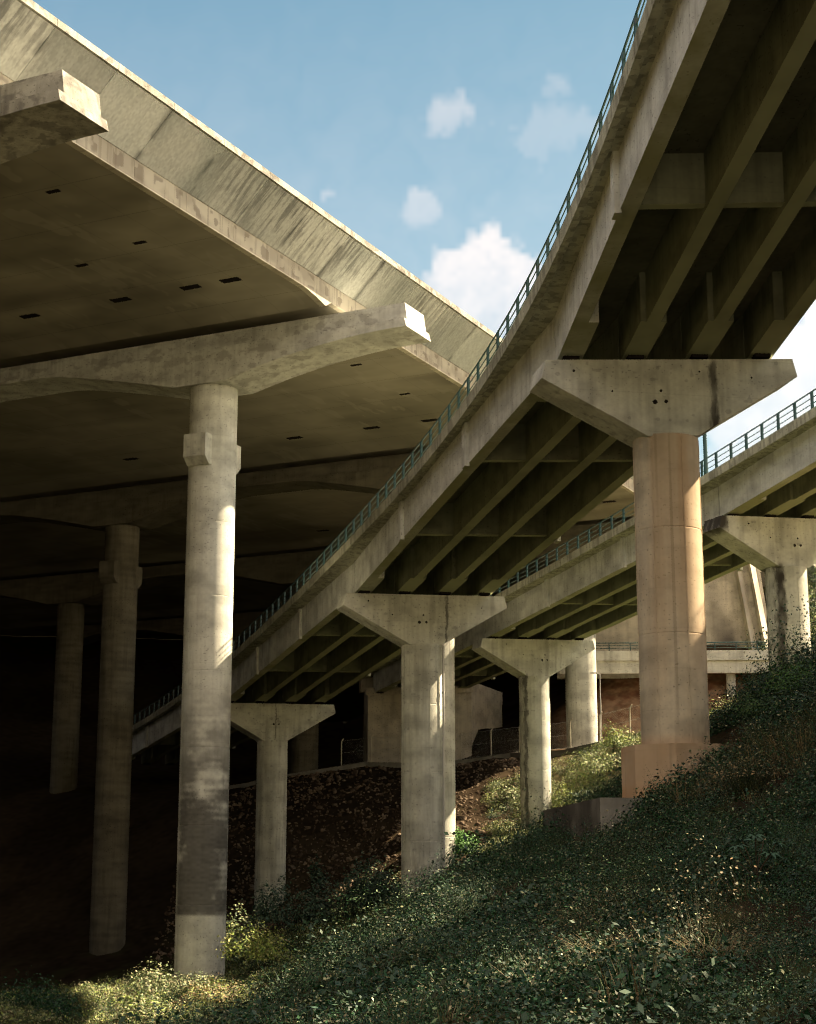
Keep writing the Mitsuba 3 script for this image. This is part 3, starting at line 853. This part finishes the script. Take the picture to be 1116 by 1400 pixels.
def twigs(rng, n, R, H, w, col, lean=0.8):
    """thin tapering three-sided twigs from the root outwards."""
    a = rng.random(n) * 2 * np.pi
    rad = rng.random(n) * lean
    e = np.stack([np.cos(a) * rad * R, np.sin(a) * rad * R, H * (0.6 + 0.45 * rng.random(n))], 1)
    b = np.stack([np.cos(a) * rad * R * 0.15, np.sin(a) * rad * R * 0.15, np.full(n, -0.15)], 1)
    ring = np.array([[1, 0, 0], [-0.5, 0.87, 0], [-0.5, -0.87, 0]]) * w
    v = np.concatenate([b[:, None] + ring, e[:, None]], 1).reshape(-1, 3)
    k = np.arange(n)[:, None] * 4
    f = np.vstack([k + np.array(q) for q in ([0, 1, 3], [1, 2, 3], [2, 0, 3])])
    c = np.repeat(np.array(col)[None] * (0.7 + 0.6 * rng.random((n, 1))), 4, 0)
    return v, f, c


def blades(rng, n, R, H, w, pal):
    """grass blades: bent tapering strips."""
    a = rng.random(n) * 2 * np.pi
    rr = np.sqrt(rng.random(n)) * R * 0.45
    b = np.stack([np.cos(a) * rr, np.sin(a) * rr, np.full(n, -0.06)], 1)
    out = np.stack([np.cos(a + rng.normal(size=n) * 0.8), np.sin(a + rng.normal(size=n) * 0.8), np.zeros(n)], 1)
    h = H * (0.45 + 0.6 * rng.random(n))[:, None]
    bend = (0.15 + 0.75 * rng.random(n))[:, None] * R
    m = b + out * bend * 0.3 + np.array([0, 0, 0.6]) * h
    e = b + out * bend + np.array([0, 0, 1.0]) * h
    sd = np.cross(out, [0, 0, 1.0]) * w
    v = np.stack([b - sd, b + sd, m - sd * 0.8, m + sd * 0.8, e], 1).reshape(-1, 3)
    k = np.arange(n)[:, None] * 5
    f = np.vstack([k + np.array(q) for q in ([0, 1, 3], [0, 3, 2], [2, 3, 4])])
    c = np.repeat(np.array(pal)[rng.integers(len(pal), size=n)] * (0.7 + 0.6 * rng.random((n, 1))), 5, 0)
    return v, f, c


def merge(parts):
    v, f, c, at = [], [], [], 0
    for a, b, d in parts:
        v.append(a)
        f.append(b + at)
        c.append(d)
        at += len(a)
    return np.vstack(v), np.vstack(f), np.vstack(c)


def leafmesh(key, parts):
    v, f, c = merge(parts)
    return put(key, trimesh.Trimesh(v, f, process=False), 'm_leaf', color=c)


PROTO = {}


def proto(kind, parts):
    v, f, c = merge(parts)
    n = len(PROTO.setdefault(kind, []))
    key = f'proto_{kind}_{n}'
    scene[key] = {'type': 'shapegroup', 'shape': mikit.ply(trimesh.Trimesh(v, f, process=False), 'm_leaf', color=c)}
    PROTO[kind].append(key)


for s in range(3):
    g = np.random.default_rng(100 + s)
    proto('bramble', [foliage(g, 640, 0.75, 0.55, 0.052, GREEN + [RED[1]]), foliage(g, 60, 0.78, 0.64, 0.045, PALE), twigs(g, 16, 0.8, 0.5, 0.008, BROWN[1])])
    proto('russet', [foliage(g, 460, 0.7, 0.5, 0.048, RED + GREEN[:2]), foliage(g, 120, 0.75, 0.6, 0.04, PALE[2:] + RED[:2]), twigs(g, 34, 0.9, 0.6, 0.007, BROWN[1])])
    proto('scrub', [foliage(g, 220, 0.6, 0.5, 0.04, BROWN + STRAW[2:], shell=0.2), twigs(g, 60, 1.0, 0.75, 0.006, BROWN[1]), blades(g, 60, 0.6, 0.65, 0.007, STRAW)])
    proto('grass', [blades(g, 150, 0.55, 0.6, 0.008, STRAW[2:] + [GREEN[1], GREEN[2], PALE[2]])])
    proto('pale', [foliage(g, 420, 0.75, 0.6, 0.08, PALE + LIME[:2]), twigs(g, 14, 0.8, 0.5, 0.008, BROWN[1])])
    for kind, pal in (('mound', GREEN[:3] + BLUE[:1]), ('mound_blue', BLUE[:3] + GREEN[:1]), ('mound_russet', RED[:4] + GREEN[:1]), ('mound_olive', [PALE[2], GREEN[2], GREEN[1], PALE[4]]), ('mound_dry', BROWN + STRAW[1:])):
        if s < 2:
            proto(kind, [foliage(g, 1250, 1.2, 1.25, 0.062 if 'blue' in kind else 0.05, pal, 0.35, 0.72, 1.3, 0.33), foliage(g, 110, 1.25, 1.3, 0.042, [PALE[2], PALE[1], pal[0]], 0.6, 0.85, 1.3),
                         twigs(g, 40, 1.15, 1.15, 0.008, BROWN[1])])
    proto('ivy', [foliage(g, 520, 0.9, 0.75, 0.075, BLUE[:3] + GREEN[:1]), twigs(g, 12, 0.8, 0.7, 0.01, BROWN[1])])
    proto('blue', [foliage(g, 420, 0.95, 0.8, 0.13, BLUE), twigs(g, 10, 0.8, 0.6, 0.012, BROWN[0])])

COUNT = {}


def drop(name, key, x, y, z, s, rz, sz=1.0):
    COUNT[name] = COUNT.get(name, 0) + 1
    scene[f'{name}__{COUNT[name]:04d}'] = {'type': 'instance', 'group': {'type': 'ref', 'id': key}, 'to_world': T4().translate([x, y, z]).rotate([0, 0, 1], rz).scale([s, s, s * sz])}


def scatter(name, n, x0, x1, y0, y1, keep, choose, size, sink=0.2, margin=3.0):
    g = np.random.default_rng(sum(map(ord, name)) + n)
    x, y = x0 + (x1 - x0) * g.random(n), y0 + (y1 - y0) * g.random(n)
    ok = (np.abs(x) < 0.25 * y + margin) & keep(x, y)
    x, y = x[ok], y[ok]
    z = ground_z(x, y)
    for a, b, c in zip(x, y, z):
        kind = choose(a, b, g)
        if kind is None:
            continue
        ks = PROTO[kind]
        s = size(a, b) * (0.7 + 0.6 * g.random())
        drop(name, ks[g.integers(len(ks))], a, b, c - sink * s, s, g.random() * 360, 0.8 + 0.5 * g.random())


def clear(x, y):
    foot = (np.abs(x - 7.5) < 2.6) & (y > 48.0) & (y < 58)
    out = ~((np.hypot(x - 7.95, y - 50.3) < 2.6) | foot)
    for px, py in [(0.69, 81.08), (-8.93, 111.5), (18.2, 79.9), (8.27, 109.9), (-9.35, 78), (1.65, 100.5), (12.65, 122.5), (-19.2, 110.7)]:
        out &= np.hypot(x - px, y - py) > 1.5
    return out


def patch(x, y, f, sd):
    return float(meshkit.fbm(np.array([[x * f, y * f, 0.3]]), 3, sd)[0])


def hill_kind(x, y, g):
    a, b = patch(x, y, 0.16, 41), patch(x, y, 0.3, 77)
    dry = math.exp(-((x - 8.6) / 2.0) ** 2 - ((y - 41) / 4.5) ** 2)
    if b + 0.42 * dry > 0.70:
        return 'scrub' if g.random() < 0.7 else 'bramble'
    if y < 27 and g.random() < 0.12:
        return 'grass'
    if a > 0.56:
        return 'russet' if g.random() < 0.6 else 'bramble'
    return 'bramble' if g.random() < 0.8 else ('ivy' if g.random() < 0.7 else 'grass')


scatter('hillside_bramble', 5200, -8, 17, 13, 66, lambda x, y: clear(x, y) & (x > -7 + 0.08 * (y - 13)), hill_kind, lambda x, y: (0.72 + 0.012 * (y - 13)) * (0.6 + 1.0 * meshkit.noise(np.array([x * 0.4, y * 0.4, 0.0]), 9)), 0.25)
gm = np.random.default_rng(61)
for q in range(2600):
    y = 15 + 47 * gm.random() ** 0.75
    x = -5 + 20 * gm.random()
    if abs(x) > 0.25 * y + 2.5 or x < -7 + 0.13 * (y - 13) or not clear(np.array([x]), np.array([y]))[0] or gm.random() < 0.30:
        continue
    sc = (0.24 + 0.5 * gm.random() ** 1.6) * (0.72 + 0.010 * (y - 13))
    if gm.random() < 0.09 and y > 24:
        sc *= 1.7
    if x > 2.0 and 37 < y < 50:
        sc *= 0.55
    c1, c2 = patch(x, y, 0.2, 13), patch(x, y, 0.24, 29) + 0.25 * math.exp(-((x - 8.6) / 2.0) ** 2 - ((y - 41) / 4.5) ** 2)
    kind = 'mound_dry' if c2 > 0.66 else 'mound_russet' if c1 > 0.59 else 'mound_blue' if c1 < 0.40 else ('mound_olive' if gm.random() < 0.3 else 'mound')
    if gm.random() < 0.2:
        kind = ('mound', 'mound_olive', 'mound_russet', 'mound_blue')[gm.integers(4)]
    drop('hillside_bramble', PROTO[kind][gm.integers(2)], x, y, float(ground_z(x, y)[0]) - 0.12, sc, gm.random() * 360, 0.75 + 0.55 * gm.random())
labels['hillside_bramble'] = {'kind': 'stuff', 'label': 'dark tangle of bramble, russet scrub and dry grass covering the near hillside'}
scatter('slope_weeds', 3600, 3, 26, 66, 118, lambda x, y: clear(x, y) & (x > 3.0 + 0.05 * (y - 66)), lambda x, y, g: ['pale', 'pale', 'pale', 'bramble', 'grass'][g.integers(5)], lambda x, y: 1.0, 0.2, 2.0)
labels['slope_weeds'] = {'kind': 'stuff', 'label': 'pale sunlit weeds on the slope beyond the nearest pier'}
scatter('valley_weeds', 1500, -26, 1, 62, 96, lambda x, y: clear(x, y) & (x < 1 - (y - 62) * 0.02), lambda x, y, g: 'pale' if g.random() < 0.5 else ('grass' if g.random() < 0.5 else 'bramble'), lambda x, y: 0.9, 0.2, 2.0)
labels['valley_weeds'] = {'kind': 'stuff', 'label': 'low weeds on the valley floor round the tall pale column'}
scatter('back_hill_scrub', 500, 28, 48, 112, 165, lambda x, y: x > 26 + 0.05 * (y - 112), lambda x, y, g: 'bramble' if g.random() < 0.6 else 'pale', lambda x, y: 2.6, 0.1, 3.0)
labels['back_hill_scrub'] = {'kind': 'stuff', 'label': 'green scrub on the far hillside at the right edge'}


def plant(name, label, cat, x, y, R, H, n, size, pal, up=0.5, nt=24, tuft=None, dz=0.0, group=None):
    g = np.random.default_rng(int(abs(x * 131 + y * 17) * 10) + n)
    t = thing(name, label, cat, group)
    z = float(ground_z(x, y)[0]) + dz
    parts = []
    if tuft:
        parts.append(blades(g, n, R, H, size, pal))
    else:
        for q in range(4):      # several overlapping crowns make an uneven outline
            v, f, c = foliage(g, n // 4, R * (0.45 + 0.25 * g.random()), H * (0.5 + 0.25 * g.random()), size, pal, up, 0.3)
            a = g.random() * 6.28
            parts.append((v + np.array([math.cos(a) * R * 0.45, math.sin(a) * R * 0.45, H * (0.15 + 0.28 * g.random())]), f, c))
    v, f, c = merge(parts)
    leafmesh(t + '__foliage', [(v + np.array([x, y, z]), f, c)])
    if nt:
        v, f, c = twigs(g, nt, R * 0.8, H * 0.85, 0.012, BROWN[0])
        leafmesh(t + '__stems', [(v + np.array([x, y, z]), f, c)])
    return t


plant('shrub', 'pale sunlit bush just left of the foot of the tall column', 'shrub', -10.9, 74.0, 1.5, 1.7, 1500, 0.11, PALE)
plant('shrub', 'pale sunlit weedy bush in front of the foot of the tall column', 'shrub', -9.2, 72.0, 1.4, 1.1, 1300, 0.10, PALE)
plant('shrub', 'dark shaded bush at the bottom left corner of the picture', 'shrub', -15.2, 68.5, 1.8, 1.5, 1900, 0.10, GREEN + BLUE[:2])
plant('shrub', 'dark shaded bush second from the bottom left corner', 'shrub', -13.2, 67.0, 1.5, 1.2, 1700, 0.10, GREEN + BLUE[:2])
plant('shrub', 'pale sunlit bush at the bottom edge below the tall column', 'shrub', -9.9, 66.5, 1.6, 1.2, 1900, 0.10, PALE + LIME[:1])
plant('shrub', 'dry yellowish bush at the bottom edge right of the tall column', 'shrub', -7.2, 65.0, 1.4, 1.1, 1600, 0.09, PALE[:2] + STRAW[:2] + LIME[1:2])
plant('shrub', 'lime green sunlit bush right of the foot of the tall column', 'shrub', -6.6, 75.0, 1.6, 2.2, 1900, 0.12, LIME)
plant('shrub', 'pale leafy bush hugging the right side of the tall column', 'shrub', -7.6, 80.5, 1.3, 3.4, 1700, 0.15, PALE[:3] + BLUE[3:])
plant('shrub', 'dark blue-green shrub below the half shaded ramp pier', 'shrub', -5.6, 86.0, 2.6, 3.4, 3200, 0.17, BLUE)
plant('shrub', 'dark blue-green shrub, second right of the tall column', 'shrub', -3.0, 85.5, 2.4, 3.0, 3000, 0.16, BLUE)
plant('shrub', 'dark blue-green shrub just left of the middle ramp pier', 'shrub', -1.4, 83.5, 1.9, 2.3, 2600, 0.14, BLUE + GREEN[:1])
plant('shrub', 'loose dark shrub right of the middle ramp pier', 'shrub', 2.6, 76.0, 1.9, 1.9, 2400, 0.12, BLUE + GREEN)
plant('shrub', 'bright green bush at the foot of the stones right of the middle pier', 'shrub', 3.7, 100.5, 1.6, 2.0, 1800, 0.15, [(0.06, 0.17, 0.03), (0.09, 0.22, 0.05), (0.05, 0.12, 0.03)])
plant('shrub', 'big dark green bush on the crest at the right edge', 'shrub', 11.3, 48.5, 1.5, 1.3, 4200, 0.07, [(0.05, 0.13, 0.035), (0.035, 0.09, 0.03), (0.075, 0.16, 0.04)])
plant('shrub', 'green bush on the crest just right of the pedestal', 'shrub', 10.3, 49.0, 1.1, 0.9, 2300, 0.065, [(0.05, 0.12, 0.035), (0.035, 0.085, 0.03), (0.09, 0.15, 0.05)])
plant('shrub', 'dark round bush at the end of the low footing wall', 'shrub', 6.9, 45.6, 0.9, 1.0, 1600, 0.075, GREEN[:2] + GREEN[3:])
plant('shrub', 'grey-green feathery bush in front of the rusty pedestal', 'shrub', 8.4, 46.6, 0.9, 1.15, 1500, 0.06, PALE[1:3] + BLUE[:2])
plant('shrub', 'lone dark sapling on the shaded stone slope', 'shrub', -5.6, 110.5, 0.9, 2.2, 420, 0.2, BLUE, nt=10)
plant('shrub', 'small pale shrub beside the dark streaked pier on the stones', 'shrub', 6.6, 114.5, 0.9, 1.2, 700, 0.14, PALE)
for q, (x, y, R, H, p, l) in enumerate([
        (10.3, 110, 1.6, 1.8, LIME + PALE[:2], 'yellow-green sunlit bush right of the dark streaked pier'), (12.4, 111, 1.7, 1.9, PALE + LIME[:1], 'pale sunlit bush left of the rusty pedestal'),
        (13.8, 114, 1.4, 1.8, PALE[:3] + LIME, 'topmost pale bush below the wire fence'), (11.2, 106, 1.4, 1.3, BLUE + PALE[:1], 'bluish bush just above the low footing wall'),
        (19.8, 101, 1.8, 1.6, PALE + LIME, 'pale bush right of the nearest pier, below the far road bridge'), (18.4, 98, 1.5, 1.2, LIME + PALE[:2], 'yellow-green bush directly right of the nearest pier')]):
    plant('shrub', l, 'shrub', x, y, R, H, 1500, 0.14, p)
plant('grass_tuft', 'straw yellow grass tuft low in the middle of the dark hillside', 'grass', 2.97, 25.0, 0.9, 0.5, 520, 0.0045, STRAW[1:] + PALE[2:3], nt=0, tuft=True)
plant('grass_tuft', 'straw grass tuft low on the right of the dark hillside', 'grass', 4.2, 23.8, 0.9, 0.48, 480, 0.0045, STRAW[1:] + PALE[2:3], nt=0, tuft=True)
plant('dry_bush', 'large dead brown bush with bare twigs on the right of the hillside', 'shrub', 7.7, 39.0, 1.5, 1.0, 900, 0.06, BROWN + STRAW[:2], nt=220)
plant('dry_bush', 'smaller dead brown bush below the crest at the right', 'shrub', 9.4, 42.0, 1.0, 0.8, 600, 0.06, BROWN + STRAW[:1], nt=130)

# castor plant: palmate leaves of seven pointed lobes on red stalks
cp = thing('castor_plant', 'plant with big star-shaped lobed leaves on the right of the dark hillside', 'plant')
g = np.random.default_rng(5)
base = np.array([5.96, 29.4, float(ground_z(5.96, 29.4)[0])])
for q in range(9):
    a = q * 2.4 + 0.3
    h = 0.45 + 0.06 * q
    tip = base + np.array([math.cos(a) * (0.5 - 0.03 * q), math.sin(a) * (0.5 - 0.03 * q), h])
    m = tube([base + UP * h * 0.3, (base + tip) / 2 + UP * 0.12, tip], 0.008, 5)
    put(cp + '__stalk', m, 'm_leaf', color=np.tile([0.05, 0.035, 0.02], (len(m.vertices), 1)))
    R = 0.24
    pts, cen = [], tip
    o = np.array([math.cos(a), math.sin(a), -0.25])
    w = np.cross(UP, o)
    w /= np.linalg.norm(w)
    nn = np.cross(o, w)
    for e in range(14):
        ph = -2.6 + 5.2 * e / 13
        rr = R * (1.0 - 0.22 * abs(ph) / 2.6) if e % 2 == 0 else R * 0.42
        pts.append(cen + o * rr * math.cos(ph) + w * rr * math.sin(ph) + nn * (0.03 if e % 2 else -0.03))
    v = np.vstack([cen, pts])
    f = np.array([[0, k, k + 1] for k in range(1, 14)])
    put(cp + '__leaf', trimesh.Trimesh(v, f, process=False), 'm_leaf', color=np.tile(np.array([0.06, 0.13, 0.085]) * (0.8 + 0.4 * g.random()), (15, 1)))

# loose stones of the slope under the bridges
g = np.random.default_rng(77)
STONES = []
for s in range(5):
    m = trimesh.creation.icosphere(subdivisions=1, radius=1.0)
    v = np.array(m.vertices)
    v = v * (0.65 + 0.7 * meshkit.noise(v * 1.3 + s * 7.1, s))[:, None] * np.array([1.0, 0.8, 0.6])
    key = f'proto_stone_{s}'
    scene[key] = {'type': 'shapegroup', 'shape': mikit.ply(trimesh.Trimesh(v, m.faces, process=False), 'm_rock')}
    STONES.append(key)
AX = g.normal(size=(40, 3))
AX = (AX / np.linalg.norm(AX, axis=1, keepdims=True)).tolist()
n = 9000
x, y = -16 + 27 * g.random(n), 98 + 32 * g.random(n)
ok = clear(x, y) & (y < np.interp(x, KP[:, 0], KP[:, 1]) - 0.3) & (y > 103 - 0.3 * np.clip(x, -8, 8)) & (x < 7.5 + (y - 100) * 0.04)
x, y = x[ok], y[ok]
z = ground_z(x, y)
for a, b, c in zip(x, y, z):
    s = 0.045 + 0.08 * g.random() ** 2 + 0.16 * g.random() ** 9
    COUNT['loose_stones'] = COUNT.get('loose_stones', 0) + 1
    scene[f"loose_stones__{COUNT['loose_stones']:04d}"] = {'type': 'instance', 'group': {'type': 'ref', 'id': STONES[g.integers(5)]},
        'to_world': T4().translate([a, b, c + s * 0.1]).rotate(AX[g.integers(40)], 360 * g.random()).scale(s)}
labels['loose_stones'] = {'kind': 'stuff', 'label': 'loose brown stones covering the slope under the bridges'}

# unseen trees added between the two ramps, to cast shade on the near hillside
for q, (x, y, h, lab) in enumerate([(16.2, 7, 17, 'first'), (16.8, 13.5, 18, 'second'), (15.9, 20, 17, 'third'), (16.9, 26.5, 18.5, 'fourth'), (16.0, 33, 17.5, 'fifth'), (16.8, 39.5, 17, 'sixth')]):
    g = np.random.default_rng(300 + q)
    t = thing('added_shade_tree', f'added unseen shade tree between the two ramps, {lab} from the camera', 'tree', 'added shade trees between the ramps')
    z = float(ground_z(x, y)[0])
    pts = [np.array([x, y, z - 0.3])] + [np.array([x + 0.35 * math.sin(k * 1.3 + q), y + 0.3 * math.cos(k + q), z + h * k / 6]) for k in range(1, 6)]
    m = tube(pts, np.linspace(0.28, 0.06, 6), 9)
    put(t + '__trunk', m, 'm_leaf', smooth=True, color=np.tile([0.22, 0.18, 0.14], (len(m.vertices), 1)))
    parts = []
    for k in range(13):
        a = g.random() * 6.28
        rr = g.random() * 2.4
        v, f, c = foliage(g, 560, 2.1, 2.0, 0.46, BLUE + PALE[1:3], 0.3, 0.15)
        parts.append((v + np.array([x + rr * math.cos(a), y + rr * math.sin(a), z + h * (0.30 + 0.66 * (k + g.random()) / 13)]), f, c))
    leafmesh(t + '__crown', parts)
